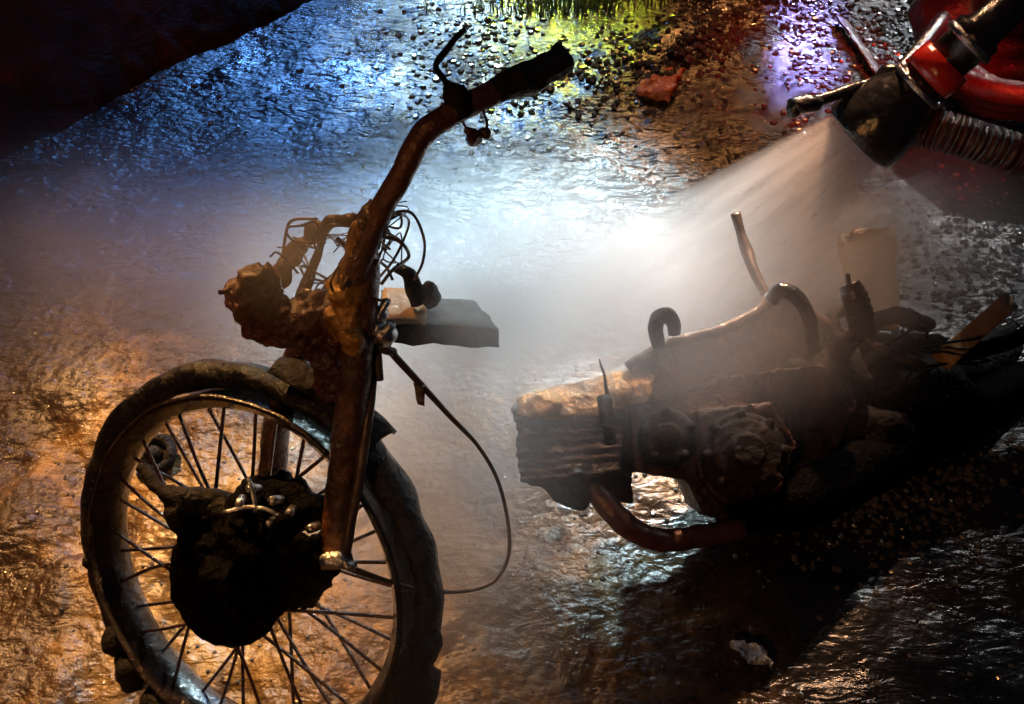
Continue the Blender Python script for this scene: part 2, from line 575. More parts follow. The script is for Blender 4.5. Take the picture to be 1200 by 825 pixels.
# loose chippings (one object: nobody could count them)
def chips(name, regions, mat, label):
    vs, fs = [], []
    for (n, fx, fy, smin, smax, tilt) in regions:
        for i in range(n):
            x, y = fx(), fy()
            z = float(ground_z(x, y))
            s = rnd.uniform(smin, smax)
            R_ = Matrix.Rotation(rnd.gauss(0, tilt), 3, 'X') @ Matrix.Rotation(rnd.gauss(0, tilt), 3, 'Y') @ Matrix.Rotation(rnd.uniform(0, 6.28), 3, 'Z')
            k = rnd.choice((5, 6, 7))
            h, e = s * rnd.uniform(.35, .7), rnd.uniform(.7, 1.3)
            o0 = len(vs)
            rr = [rnd.uniform(.75, 1.1) for _ in range(k)]
            for (f, zz) in ((1.0, -h), (1.05, 0.0), (0.62, h * .6)):
                for j in range(k):
                    an = 2 * math.pi * j / k
                    vs.append(tuple(R_ @ Vector((s * rr[j] * f * math.cos(an) * e, s * rr[j] * f * math.sin(an), zz)) + Vector((x, y, z + h * .35))))
            for l in (0, 1):
                for j in range(k):
                    p, q = o0 + l * k + j, o0 + l * k + (j + 1) % k
                    fs.append([p, q, q + k, p + k])
            fs.append([o0 + 2 * k + j for j in range(k)])
    me = bpy.data.meshes.new(name)
    me.from_pydata(vs, [], fs)
    o = link(name, me, mat, None, False)
    tag(o, label, None, 'stuff')
    return o


CHIP = crusty("wet_chippings", [(0.3, (0.04, 0.035, 0.03)), (0.6, (0.11, 0.095, 0.08)), (0.8, (0.25, 0.22, 0.19))], 40, (0.10, 0.25), 0.06, 60, 0, 0.0)


def line_pt(a, b, spread):
    t = rnd.random()
    return (a[0] + (b[0] - a[0]) * t + rnd.gauss(0, spread), a[1] + (b[1] - a[1]) * t + rnd.gauss(0, spread))


_cur = [0, 0]


def ridge_x():
    _cur[:] = line_pt((0.15, 2.0), (1.15, 2.75), 0.09)
    return _cur[0]


def at_px(cx, cy, sx, sy, lo=-60, hi=825):
    """a ground spot scattered round a surveyed one"""
    py = min(max(rnd.gauss(cy, sy), lo), hi)
    p = G(rnd.gauss(cx, sx), py)
    _cur[:] = (p.x, p.y)
    return p.x


chips("gravel", [
    (800, ridge_x, lambda: _cur[1], 0.004, 0.012, 0.35),
    (380, lambda: at_px(560, 55, 45, 50), lambda: _cur[1], 0.005, 0.011, 0.09),
    (260, lambda: at_px(945, 50, 20, 75), lambda: _cur[1], 0.005, 0.010, 0.10),
    (600, lambda: at_px(1040, 40, 45, 50), lambda: _cur[1], 0.004, 0.010, 0.16),
    (80, lambda: at_px(380, 130, 150, 60), lambda: _cur[1], 0.004, 0.008, 0.14),
    (260, lambda: rnd.uniform(-0.6, 2.2), lambda: rnd.uniform(1.7, 4.2), 0.004, 0.009, 0.25),
    (700, lambda: at_px(1040, 570, 90, 50), lambda: _cur[1], 0.003, 0.007, 0.22),
    (350, lambda: at_px(1150, 300, 50, 50), lambda: _cur[1], 0.004, 0.009, 0.3),
    (200, lambda: rnd.uniform(0.1, 1.0), lambda: rnd.uniform(0.3, 1.0), 0.002, 0.006, 0.25),
    (1800, lambda: rnd.uniform(-1.3, 0.2), lambda: rnd.uniform(0.2, 1.2), 0.0015, 0.004, 0.30),
], CHIP, "wet stone chippings strewn over the tarmac")

# grass at the far edge
bm = bmesh.new()
for i in range(1500):
    p = G(rnd.gauss(670, 60), rnd.uniform(-60, 16))
    h = rnd.uniform(0.03, 0.10)
    a = rnd.uniform(0, 6.28)
    d = Vector((math.cos(a), math.sin(a), 0))
    s = Vector((-d.y, d.x, 0)) * rnd.uniform(0.0015, 0.003)
    z = float(ground_z(p.x, p.y)) - 0.004
    p.z = z
    prev = None
    for k in range(4):
        t = k / 3
        c = p + d * (t * t * h * 0.7) + Vector((0, 0, h * t))
        w = s * (1 - t * 0.85)
        cur = (bm.verts.new(c - w), bm.verts.new(c + w))
        if prev:
            bm.faces.new((prev[0], prev[1], cur[1], cur[0]))
        prev = cur
GRASS = crusty("grass_blade", [(0.3, (0.04, 0.08, 0.01)), (0.7, (0.10, 0.14, 0.03))], 20, (0.2, 0.5), 0.1, 60)
o = make("grass", bm, GRASS)
tag(o, "short wet grass at the far edge of the tarmac", None, 'stuff')

# ------------------------------------------------------------------ the burnt motorcycle
ROOT = G(560, 560)
bike = thing("burnt_motorcycle", ROOT, "burnt out motorcycle stripped to its charred frame, spoked wheel and engine, lying in water spray", "motorcycle")

# --- front wheel
ncam = Vector((-0.4, -0.2, 1.0)).normalized()
NW = (RT * ncam.x + UP * ncam.y - FW * ncam.z).normalized()
WC = W(291, 668, 1.142)
wheel = part_empty("front_wheel", bike)
bm = bmesh.new()
R = 0.29
prof = []
for k in range(14):
    a = 2 * math.pi * k / 14
    prof.append((0.268 + 0.018 * math.cos(a), 0.022 * math.sin(a)))
lathe(bm, WC, NW, prof, 160, 0.006, 22, closed=True)
tyre = make("tyre", bm, TYRE, wheel)
# lumps of melted rubber clinging to it
WM = frame(NW)


def wp(r, deg, h=0.0):
    a = math.radians(deg)
    return WC + WM @ Vector((r * math.cos(a), r * math.sin(a), h))


def wheel_angle(px, py):
    """angle round the wheel of the rim point nearest a picture place"""
    best = min(range(0, 360, 2), key=lambda d: ((proj(wp(R, d)) - Vector((px, py))).length))
    return best


def proj(p):
    q = p - Vector((0, 0, CAM_H))
    d = q.dot(FW)
    return Vector((600 + F * q.dot(RT) / d, 412 - F * q.dot(UP) / d))


for (px, py, s) in [(165, 775, 0.030), (140, 745, 0.022), (205, 815, 0.032), (500, 800, 0.030), (515, 760, 0.022), (470, 830, 0.03), (108, 650, 0.012), (240, 845, 0.03)]:
    a = wheel_angle(px, py)
    bm = bmesh.new()
    lump(bm, wp(R - 0.018, a, 0.012), (s, s * 1.2, s), px, 0.4, 30, 3)
    make("melted_rubber", bm, CHAR, wheel)
# rim
bm = bmesh.new()
prof = [(0.243, -0.034), (0.249, -0.030), (0.243, -0.022), (0.232, -0.016), (0.228, 0.0), (0.232, 0.016), (0.243, 0.022), (0.249, 0.030), (0.243, 0.034),
        (0.239, 0.026), (0.229, 0.018), (0.2245, 0.0), (0.229, -0.018), (0.239, -0.026)]
lathe(bm, WC, NW, prof, 128, 0.0025, 20, closed=True)
make("rim", bm, crusty("scorched_rim", [(0.3, (0.004, 0.003, 0.003)), (0.55, (0.014, 0.008, 0.006)), (0.8, (0.06, 0.03, 0.018))], 14, (0.12, 0.4), 0.4, 70, 0.3, 0.7), wheel)
# spokes
bm = bmesh.new()
for i in range(36):
    a = i * 10 + rnd.uniform(-1, 1)
    sd = 1 if i % 2 else -1
    tw = 32 if (i // 2) % 2 else -32
    p0 = wp(0.228, a, 0.004 * sd)
    p1 = wp(0.055, a + tw, 0.030 * sd)
    mid = p0.lerp(p1, 0.5) + Vector((rnd.gauss(0, .003), rnd.gauss(0, .003), rnd.gauss(0, .003)))
    tube(bm, [p0, mid, p1], 0.0026, 6, 5)
make("spokes", bm, RUST, wheel)
# hub and seized brake drum, caked with melted residue
bm = bmesh.new()
lathe(bm, WC, NW, [(0.001, -0.06), (0.055, -0.06), (0.062, -0.05), (0.050, -0.04), (0.050, 0.02), (0.080, 0.03), (0.082, 0.055), (0.07, 0.07), (0.03, 0.078), (0.001, 0.08)], 40, 0.003)
for (px, py, d, s, sd) in [(300, 605, 1.05, (.045, .04, .035), 1), (352, 598, 1.06, (.034, .03, .03), 2), (245, 612, 1.07, (.04, .035, .04), 3),
                           (300, 680, 1.05, (.05, .05, .04), 4), (262, 712, 1.08, (.026, .026, .03), 5), (345, 680, 1.06, (.04, .035, .035), 6),
                           (320, 578, 1.07, (.035, .025, .025), 7), (378, 650, 1.04, (.028, .03, .03), 8), (228, 645, 1.08, (.024, .03, .03), 9), (275, 650, 1.03, (.04, .04, .035), 10), (275, 728, 1.09, (.018, .02, .02), 11)]:
    lump(bm, W(px, py, d), s, sd, 0.5, 38, 4)
for k in range(7):
    a = rnd.uniform(0, 6.28)
    q = W(300, 655, 1.04) + WM @ Vector((math.cos(a), math.sin(a), 0.1)) * .05
    tube(bm, [q, q + WM @ Vector((math.cos(a + .4), math.sin(a + .4), .1)) * rnd.uniform(.03, .055)], [.014, .008], 8, 4, .004)
SOOT = crusty("wet_soot", [(0.3, (0.0004, 0.0003, 0.0003)), (0.75, (0.0014, 0.0009, 0.0007))], 22, (0.3, 0.7), 0.8, 90, 0, 0.25)
for _n in SOOT.node_tree.nodes:
    if _n.type == "BSDF_PRINCIPLED":
        _n.inputs["Specular IOR Level"].default_value = 0.03
        _n.inputs["Coat Weight"].default_value = 0.01
hub = make("hub", bm, SOOT, wheel)
remesh(hub, 0.004, 0.011, 0.02)
bm = bmesh.new()  # small steel bits added to put glints on the hub
for (px, py) in [(282, 588), (322, 586), (340, 600), (296, 572), (366, 618), (318, 612)]:
    c = W(px, py, 1.015)
    lathe(bm, c, NW + Vector((rnd.gauss(0, .2), rnd.gauss(0, .2), 0)), [(.001, -.01), (.006, -.01), (.0065, .002), (.005, .007), (.001, .008)], 6)
for pts in [[(290, 560), (296, 575), (300, 600)], [(345, 640), (352, 662), (330, 668)], [(262, 600), (300, 594), (335, 606)]]:
    tube(bm, [W(x, y, 1.01) for x, y in pts], .003, 7, 6, .001)
make("hub_glint_bits", bm, STEEL, wheel)
# arm and anchor reaching left off the drum, axle bolt
bm = bmesh.new()
tube(bm, [W(285, 605, 1.06), W(245, 590, 1.05), W(212, 582, 1.04), W(190, 575, 1.04), W(165, 545, 1.05)], [0.022, 0.02, 0.014, 0.010, 0.006], 10, 6, 0.004)
lump(bm, W(208, 600, 1.04), (.015, .016, .02), 12, 0.4, 50, 3)
o = make("brake_arm", bm, CHAR, bike)
remesh(o, 0.0035, 0.006, 0.02)
bm = bmesh.new()
tube(bm, [W(405, 655, 0.99), W(300, 663, 1.12)], 0.011, 12, 4)
tube(bm, [W(415, 664, 0.985), W(390, 657, 1.0)], 0.006, 10, 3)
make("axle", bm, STEEL, bike)

# --- fork
bm = bmesh.new()
tube(bm, [W(393, 650, 1.03), W(398, 600, 1.02), W(407, 520, 0.99), W(416, 440, 0.965), W(424, 360, 0.94), W(428, 300, 0.92)],
     [0.019, 0.020, 0.0195, 0.0185, 0.018, 0.016], 20, 8, 0.002)
make("fork_leg", bm, RUST, bike)
bm = bmesh.new()
tube(bm, [W(300, 690, 1.19), W(318, 560, 1.14), W(326, 490, 1.11), W(350, 410, 1.07), W(392, 340, 1.0)], [0.02, 0.019, 0.018, 0.016, 0.014], 16, 8, 0.002)
make("fork_leg", bm, RUST, bike)
bm = bmesh.new()
tube(bm, [W(404, 650, 0.995), W(424, 540, 0.985), W(436, 440, 0.975), W(440, 385, 0.965)], 0.0065, 10, 6, 0.001)
make("brake_stay", bm, DULL, bike)
# melted amber mass over the steering head
bm = bmesh.new()
for (px, py, d, s, sd) in [(412, 345, .93, (.022, .02, .03), 1), (405, 370, .94, (.020, .02, .03), 2), (420, 320, .93, (.018, .018, .026), 3), (412, 398, .935, (.014, .015, .022), 4)]:
    lump(bm, W(px, py, d), s, sd, 0.45, 40, 3)
tube(bm, [W(430, 262, .90), W(422, 290, .91), W(418, 330, .93), W(414, 390, .94)], [.015, .017, .02, .016], 12, 6, .004)
o = make("steering_head", bm, AMBER, bike)
remesh(o, 0.0035, 0.011, 0.016)
# yoke and headlamp remains to the left
bm = bmesh.new()
for (px, py, d, s, sd) in [(302, 350, .97, (.030, .024, .042), 1), (300, 328, .96, (.014, .014, .022), 2), (285, 358, .97, (.014, .018, .024), 3), (322, 365, .97, (.024, .022, .028), 4), (305, 385, .98, (.022, .016, .014), 5)]:
    lump(bm, W(px, py, d), s, sd, 0.4, 35, 3)
for k in range(8):
    q = W(rnd.uniform(282, 330), rnd.uniform(320, 390), .965)
    tube(bm, [q, q + Vector((rnd.gauss(0, 1), rnd.gauss(0, 1), rnd.gauss(0, 1))).normalized() * rnd.uniform(.02, .035)], [.007, .002], 7, 4, .002)
o = make("headlamp_shell", bm, REDR, bike)
remesh(o, 0.003, 0.014, 0.012)
bm = bmesh.new()
for (px, py, d, s, sd) in [(350, 375, .97, (.030, .024, .022), 1), (375, 372, .97, (.024, .024, .030), 2), (395, 385, .97, (.020, .022, .030), 3), (385, 420, .99, (.022, .022, .030), 4), (395, 450, 1.0, (.022, .02, .03), 6), (340, 392, .98, (.03, .02, .010), 7)]:
    lump(bm, W(px, py, d), s, sd, 0.4, 35, 3)
o = make("lower_yoke", bm, REDR, bike)
remesh(o, 0.003, 0.014, 0.012)
# instrument bracket arching up and left in the mist
bm = bmesh.new()
tube(bm, [W(318, 350, 1.0), W(335, 312, 1.0), W(362, 275, .99), W(400, 258, .96), W(432, 262, .93)], [.008, .011, .008, .007, .011], 16, 14, .007, flat=0.5)
tube(bm, [W(300, 352, 1.0), W(322, 318, 1.01), W(352, 290, 1.01), W(378, 270, .98), (W(402, 262, .96))], [.004, .006, .005, .003], 10, 12, .005)
for i in range(14):
    x, y = rnd.uniform(335, 425), rnd.uniform(255, 340)
    tube(bm, [W(x + rnd.uniform(-25, 25), y + rnd.uniform(-18, 18), .98 + rnd.uniform(-.03, .03)) for _ in range(4)], rnd.uniform(.0006, .0016), 5, 7, .001)
tube(bm, [W(330, 318, 1.0), W(334, 280, 1.01), W(342, 258, 1.01), W(372, 256, 1.0)], .002, 6, 6)
tube(bm, [W(352, 350, 1.0), W(368, 310, .99), W(380, 272, .98)], [.008, .006, .004], 8, 6, .002)
tube(bm, [W(350, 340, .99), W(380, 345, .98), W(408, 335, .96)], [.004, .006, .004], 8, 6, .001)
make("instrument_bracket", bm, DULL, bike)
# handlebar
bm = bmesh.new()
tube(bm, [W(412, 345, .93), W(425, 295, .905), W(447, 245, .89), W(470, 205, .875), W(492, 162, .865), W(520, 138, .865), W(560, 117, .875), W(610, 93, .89), W(655, 72, .905)],
     [.014, .0135, .0125, .0125, .0125, .0125, .0128, .0128, .0125], 18, 10, .0012)
hb = make("handlebar", bm, crusty("scorched_bar", [(0.3, (0.03, 0.014, 0.010)), (0.55, (0.11, 0.045, 0.028)), (0.8, (0.20, 0.09, 0.05))], 18, (0.25, 0.6), 0.5, 80, 0.3, 0.3), bike)
bm = bmesh.new()
tube(bm, [W(578, 108, .88), W(605, 95, .887), W(635, 82, .897), W(662, 68, .907)], [.013, .0175, .0165, .0155], 16, 8, .004)
g_ = make("burnt_grip", bm, CHAR, hb)
bm = bmesh.new()
lump(bm, W(537, 120, .865), (.016, .014, .018), 3, .35, 50, 3)
lump(bm, W(530, 108, .862), (.009, .009, .014), 4, .35, 50, 3)
tube(bm, [W(540, 135, .87), W(534, 116, .862), W(524, 100, .86)], [.014, .012, .006], 10, 5, .002)
perch = make("lever_perch", bm, CHAR, hb)
bm = bmesh.new()
tube(bm, [W(526, 103, .86), W(520, 92, .858), W(511, 76, .856), W(522, 60, .856), W(534, 44, .858), W(545, 34, .86)], [.005, .0048, .0038, .0045, .004, .0035], 10, 8, .0004, flat=.6)
lv = make("brake_lever", bm, CHAR, bike)
bm = bmesh.new()
tube(bm, [W(541, 140, .868), W(547, 152, .87), W(552, 160, .87)], .0014, 6, 4)
tube(bm, [W(566, 128, .872), W(570, 140, .875), W(571, 152, .875)], .0014, 6, 4)
for (px, py, s) in [(556, 160, .009), (568, 156, .007), (550, 153, .005)]:
    lump(bm, W(px, py, .872), (s, s, s), px, .5, 70, 2)
make("hanging_switch", bm, REDR, bike)

# wiring harness: bare loops round the steering head
bm = bmesh.new()
wires = [
    [(430, 300), (418, 268), (428, 246), (445, 240), (452, 262), (440, 290)],
    [(440, 330), (462, 300), (478, 262), (470, 250), (455, 258), (450, 290)],
    [(445, 255), (480, 250), (494, 275), (496, 305), (488, 325)],
    [(405, 275), (425, 258), (445, 262), (455, 280), (440, 300)],
    [(395, 275), (404, 288), (411, 305), (408, 330), (398, 345)],
    [(435, 320), (430, 345), (445, 352), (452, 352)],
    [(400, 350), (390, 330), (400, 310), (420, 305), (432, 280)],
    [(440, 275), (470, 285), (478, 300), (462, 318), (448, 330)],
    [(425, 330), (412, 350), (400, 345), (396, 358)],
    [(410, 290), (430, 300), (450, 310), (458, 325)],
    [(418, 262), (436, 270), (430, 285), (412, 292), (405, 308)],
]
for i, wpts in enumerate(wires):
    tube(bm, [W(x + rnd.uniform(-3, 3), y + rnd.uniform(-3, 3), .92 + rnd.uniform(-.03, .05)) for x, y in wpts], rnd.uniform(.0012, .0026), 6, 8)
for i in range(10):
    x, y = rnd.uniform(415, 480), rnd.uniform(248, 330)
    pts = [(x + rnd.uniform(-22, 22), y + rnd.uniform(-22, 22)) for _ in range(5)]
    tube(bm, [W(a, b, .92 + rnd.uniform(-.03, .05)) for a, b in pts], rnd.uniform(.0008, .0016), 5, 7)
for (px, py, s) in [(436, 255, .012), (444, 262, .010), (430, 268, .010)]:
    lump(bm, W(px, py, .90), (s, s, s * 1.3), px, .7, 90, 3)
make("wiring_harness", bm, DULL, bike)
# bolts and cable stop on the right of the head
bm = bmesh.new()
for (px, py, r, l) in [(441, 372, .007, .03), (450, 392, .009, .02), (436, 394, .007, .02)]:
    p = W(px, py, .955)
    lathe(bm, p, UP * 0.6 + RT * .5 - FW * .6, [(0.0005, -l), (r, -l), (r, -l * .3), (r * 1.5, -l * .3), (r * 1.5, l * .4), (r * .7, l * .5), (r * .6, l), (.0005, l)], 12, .0005)
make("clamp_bolts", bm, STEEL, bike)
bm = bmesh.new()
tube(bm, [W(438, 395, .965), W(442, 425, .97), W(446, 445, .975)], [.007, .006, .004], 10, 6, .001)
tube(bm, [W(436, 405, .965), W(452, 410, .97), W(462, 412, .98)], .005, 8, 4)
make("cable_guide", bm, DULL, bike)
# burnt box section running right from the head, with curled bracket on top
bm = bmesh.new()
hexa(bm, [W(440, 378, 1.04), W(585, 384, 1.16), W(584, 407, 1.16), W(440, 401, 1.04)], [W(448, 340, 1.14), W(556, 352, 1.26), W(560, 372, 1.27), W(450, 370, 1.15)], 10, .005, 26)
make("frame_spine", bm, CHAR, bike)
bm = bmesh.new()
hexa(bm, [W(446, 372, 1.035), W(500, 374, 1.08), W(500, 380, 1.08), W(446, 379, 1.035)], [W(450, 336, 1.10), W(500, 338, 1.14), W(500, 350, 1.15), W(450, 350, 1.11)], 5, .003, 30)
make("amber_plate", bm, TAN, bike)
bm = bmesh.new()
tube(bm, [W(463, 313, 1.06), W(476, 318, 1.06), W(484, 335, 1.07), W(492, 352, 1.08)], [.006, .009, .011, .014], 10, 7, .003)
lump(bm, W(504, 345, 1.09), (.012, .012, .020), 3, .4, 40, 3)
make("bracket", bm, CHAR, bike)
# mudguard remnant
bm = bmesh.new()
a0, a1 = wheel_angle(330, 437), wheel_angle(440, 525)
if a1 - a0 > 180: a0 += 360
if a0 - a1 > 180: a1 += 360
rows = []
for i in range(25):
    a = a0 + (a1 - a0) * i / 24
    row = []
    for j in range(9):
        h = (j - 4) / 4 * 0.034
        q = wp(0.310 - 0.018 * (j - 4) ** 2 / 16, a, h)
        q += mnoise.noise_vector(q * 30) * .006
        row.append(bm.verts.new(q))
    rows.append(row)
for i in range(24):
    for j in range(8):
        bm.faces.new((rows[i][j], rows[i + 1][j], rows[i + 1][j + 1], rows[i][j + 1]))
mg = make("mudguard", bm, CHAR, bike)
sm = mg.modifiers.new("sheet", 'SOLIDIFY'); sm.thickness = 0.003
bm = bmesh.new()
tube(bm, [W(340, 440, 1.09), W(344, 425, 1.08), W(350, 415, 1.08)], [.010, .011, .006], 10, 5, .002)
lump(bm, W(343, 425, 1.08), (.010, .010, .012), 9, .4, 60, 3)
make("mudguard_bolt", bm, AMBER, bike)
# loose brake cable looping out to the right
cab = [(452, 405, .98), (470, 425, 1.0), (495, 452, 1.02), (528, 488, 1.05), (560, 522, 1.08), (583, 562, 1.10), (595, 610, 1.12), (596, 650, 1.12), (582, 677, 1.11), (560, 689, 1.10), (525, 693, 1.09), (480, 688, 1.06), (440, 676, 1.03), (402, 662, 1.0)]
bm = bmesh.new()
tube(bm, [W(*c) for c in cab], [.0050, .0048, .0044, .0036, .0028, .0026, .0026, .0026, .0026, .0028, .0028, .0032, .0036, .005], 8, 8)
make("brake_cable", bm, DULL, bike)
bm = bmesh.new()
hexa(bm, [W(484, 448, 1.015), W(498, 452, 1.015), W(496, 476, 1.02), W(489, 474, 1.02)], [W(484, 448, 1.02), W(498, 452, 1.02), W(496, 476, 1.025), W(489, 474, 1.025)], 3, .002, 60)
make("cable_clip", bm, DULL, bike)

# --- engine
eng = part_empty("engine", bike)
def prism(bm, pts, thick, shrink=0.9):
    """solid whose near face follows the surveyed outline and which runs back by thick"""
    near = [W(*p) for p in pts]
    c = sum(near, Vector()) / len(near)
    back = FW * thick - UP * thick * 0.15
    far = [c + (p - c) * shrink + back for p in near]
    a = [bm.verts.new(p) for p in near]
    b = [bm.verts.new(p) for p in far]
    n = len(a)
    bm.faces.new(a[::-1])
    bm.faces.new(b)
    for i in range(n):
        bm.faces.new((a[i], a[(i + 1) % n], b[(i + 1) % n], b[i]))


AXE = (UP * .30 - FW * .95 + RT * -.06).normalized()
MX = frame(AXE)
ENGR = crusty("rusted_engine", [(0.3, (0.006, 0.002, 0.001)), (0.5, (0.025, 0.008, 0.0035)), (0.7, (0.10, 0.030, 0.011)), (0.85, (0.22, 0.08, 0.028))], 14, (0.25, 0.8), 0.8, 70, 0.0, 0.3)
bm = bmesh.new()   # barrel core and stepped lower edge
prism(bm, [(612, 470, 1.25), (735, 446, 1.26), (742, 590, 1.24), (700, 580, 1.23), (684, 600, 1.23), (650, 588, 1.22), (640, 572, 1.22), (616, 566, 1.22)], .13)
o = make("cylinder", bm, ENGM, eng)
remesh(o, .005, .008, .02)
bm = bmesh.new()   # cooling fins
for k in range(9):
    t = k / 8
    y0, d0 = 478 + 84 * t, 1.235 - .03 * t
    xl = 601 + 10 * t + rnd.uniform(-3, 3)
    yr = y0 + rnd.uniform(-3, 3)
    hexa(bm, [W(xl, y0, d0), W(730, yr - 12, d0 + .02), W(730, yr - 6.5, d0 + .02), W(xl, y0 + 5.5, d0)],
         [W(xl + 4, y0 - 14, d0 + .12), W(727, yr - 26, d0 + .14), W(727, yr - 22, d0 + .14), W(xl + 4, y0 - 10, d0 + .12)], 8, .0045, 38)
o = make("cooling_fins", bm, ENGR, eng)
remesh(o, .0032, .007, .016)
bm = bmesh.new()   # scorched cover, tan on top
prism(bm, [(604, 488, 1.225), (606, 466, 1.24), (625, 456, 1.25), (668, 448, 1.26), (706, 440, 1.27), (745, 428, 1.28), (770, 440, 1.27), (760, 472, 1.25), (700, 486, 1.235), (640, 492, 1.23)], .09)
lathe(bm, W(640, 474, 1.24), AXE, [(.001, -.02), (.022, -.02), (.022, .012), (.012, .016), (.001, .016)], 20)
lathe(bm, W(728, 460, 1.26), AXE, [(.001, -.02), (.018, -.02), (.018, .012), (.010, .016), (.001, .016)], 20)
o = make("head_cover", bm, AMBER, eng)
remesh(o, .0045, .010, .02)
bm = bmesh.new()   # crankcase halves
prism(bm, [(735, 470, 1.27), (850, 440, 1.29), (965, 425, 1.33), (1005, 470, 1.38), (985, 520, 1.37), (945, 562, 1.34), (900, 604, 1.30), (862, 614, 1.28), (822, 602, 1.27), (806, 562, 1.26), (745, 552, 1.25)], .16, .88)
prism(bm, [(815, 480, 1.25), (905, 470, 1.27), (935, 520, 1.28), (915, 575, 1.27), (850, 592, 1.25), (820, 560, 1.245)], .05, .97)
prism(bm, [(722, 455, 1.275), (765, 445, 1.285), (765, 545, 1.27), (725, 560, 1.26)], .10, .97)
o = make("crankcase", bm, ENGR, eng)
remesh(o, .005, .008, .02)
bm = bmesh.new()
lathe(bm, W(872, 532, 1.235), AXE, [(.001, -.04), (.062, -.04), (.063, 0.004), (.057, .012), (.050, .012), (.048, .022), (.026, .025), (.024, .036), (.001, .037)], 56, .0012, 40)
for k in range(8):
    a = k * 2 * math.pi / 8 + .2
    lathe(bm, W(872, 532, 1.235) + MX @ Vector((.0565 * math.cos(a), .0565 * math.sin(a), .010)), AXE, [(.001, -.01), (.0065, -.01), (.0065, .010), (.005, .012), (.001, .012)], 6)
o = make("clutch_cover", bm, ENGM, eng)
remesh(o, .0028, .0035, .012)
bm = bmesh.new()
lathe(bm, W(782, 512, 1.24), AXE, [(.001, -.04), (.042, -.04), (.043, 0.004), (.037, .012), (.018, .013), (.016, .022), (.001, .023)], 44, .0012, 40)
for k in range(5):
    a = k * 2 * math.pi / 5 + .5
    lathe(bm, W(782, 512, 1.24) + MX @ Vector((.037 * math.cos(a), .037 * math.sin(a), .010)), AXE, [(.001, -.01), (.006, -.01), (.006, .010), (.001, .011)], 6)
o = make("generator_cover", bm, ENGM, eng)
remesh(o, .0028, .0035, .012)
bm = bmesh.new()   # buckled tank above the engine
prism(bm, [(733, 440, 1.27), (752, 418, 1.28), (790, 400, 1.29), (848, 386, 1.31), (880, 366, 1.33), (908, 348, 1.35), (935, 360, 1.37), (975, 392, 1.42), (1000, 425, 1.43), (960, 450, 1.36), (860, 462, 1.31), (765, 470, 1.27)], .14, .8)
TANKM = crusty("sandy_scale", [(0.3, (0.015, 0.006, 0.003)), (0.5, (0.08, 0.032, 0.014)), (0.75, (0.30, 0.15, 0.065))], 18, (0.4, 0.9), 0.8, 90, 0, 0.1)
o = make('fuel_tank', bm, TANKM, bike)
remesh(o, .005, .014, .025)
# ridge of frame tube along the top with a hook standing off it
bm = bmesh.new()
tube(bm, [W(735, 430, 1.27), W(785, 402, 1.28), W(840, 388, 1.30), W(885, 368, 1.33), W(915, 350, 1.35), W(990, 395, 1.42), W(1080, 430, 1.5)], [.008, .010, .011, .012, .012, .014, .014], 14, 8, .003)
make("frame_tube", bm, DULL, bike)
bm = bmesh.new()
tube(bm, [W(772, 405, 1.25), W(768, 385, 1.24), W(772, 372, 1.24), W(782, 369, 1.24), W(789, 378, 1.245), W(790, 392, 1.25)], [.010, .011, .012, .012, .011, .009], 14, 7, .001)
make("carburettor_elbow", bm, CHAR, bike)
bm = bmesh.new()
tube(bm, [W(708, 465, 1.22), W(712, 500, 1.2), W(716, 520, 1.2)], [.010, .009, .009], 10, 5, .002)
tube(bm, [W(712, 465, 1.22), W(708, 440, 1.22), W(702, 420, 1.22)], [.0035, .002, .0012], 8, 5, .002)
make("engine_stud", bm, CHAR, bike)
bm = bmesh.new()   # curved hose
tube(bm, [W(903, 352, 1.30), W(915, 340, 1.29), W(934, 348, 1.29), (W(948, 372, 1.3)), W(955, 410, 1.33)], [.012, .013, .014, .013, .012], 12, 8, .001, flat=.8)
make("air_hose", bm, BLACKR, bike)
bm = bmesh.new()   # exhaust header curling under
tube(bm, [W(688, 560, 1.25), W(712, 592, 1.24), W(738, 618, 1.24), W(775, 632, 1.25), W(820, 628, 1.26), W(870, 618, 1.27)], [.018, .018, .017, .017, .017, .016], 16, 8, .002)
make("exhaust_pipe", bm, crusty("scaled_pipe", [(0.3, (0.03, 0.013, 0.010)), (0.6, (0.10, 0.04, 0.028)), (0.8, (0.18, 0.08, 0.05))], 12, (0.3, 0.6), 0.3, 70, 0.3, 0.4), bike)
bm = bmesh.new()   # silencer and rear
tube(bm, [W(850, 608, 1.28), W(930, 585, 1.34), W(1010, 545, 1.42), W(1100, 500, 1.55), W(1230, 440, 1.72)], [.022, .05, .055, .055, .05], 20, 8, .004)
make("silencer", bm, SOOT, bike)
bm = bmesh.new()
tube(bm, [W(905, 440, 1.38), W(1000, 450, 1.48), W(1110, 440, 1.62), W(1230, 400, 1.8)], [.05, .045, .03, .03], 16, 7, .006)
tube(bm, [W(930, 400, 1.42), W(1010, 405, 1.52), W(1120, 410, 1.66), W(1240, 370, 1.85)], [.03, .03, .022, .02], 16, 7, .006)
for (px, py, d, s, sd) in [(960, 430, 1.43, (.08, .08, .06), 1), (1020, 460, 1.5, (.09, .08, .07), 2), (1090, 460, 1.6, (.08, .08, .06), 3), (1010, 510, 1.45, (.09, .06, .06), 5)]:
    lump(bm, W(px, py, d), s, sd, .35, 16, 3)
o = make("rear_frame", bm, CHAR, bike)
remesh(o, .008, .02, .04)
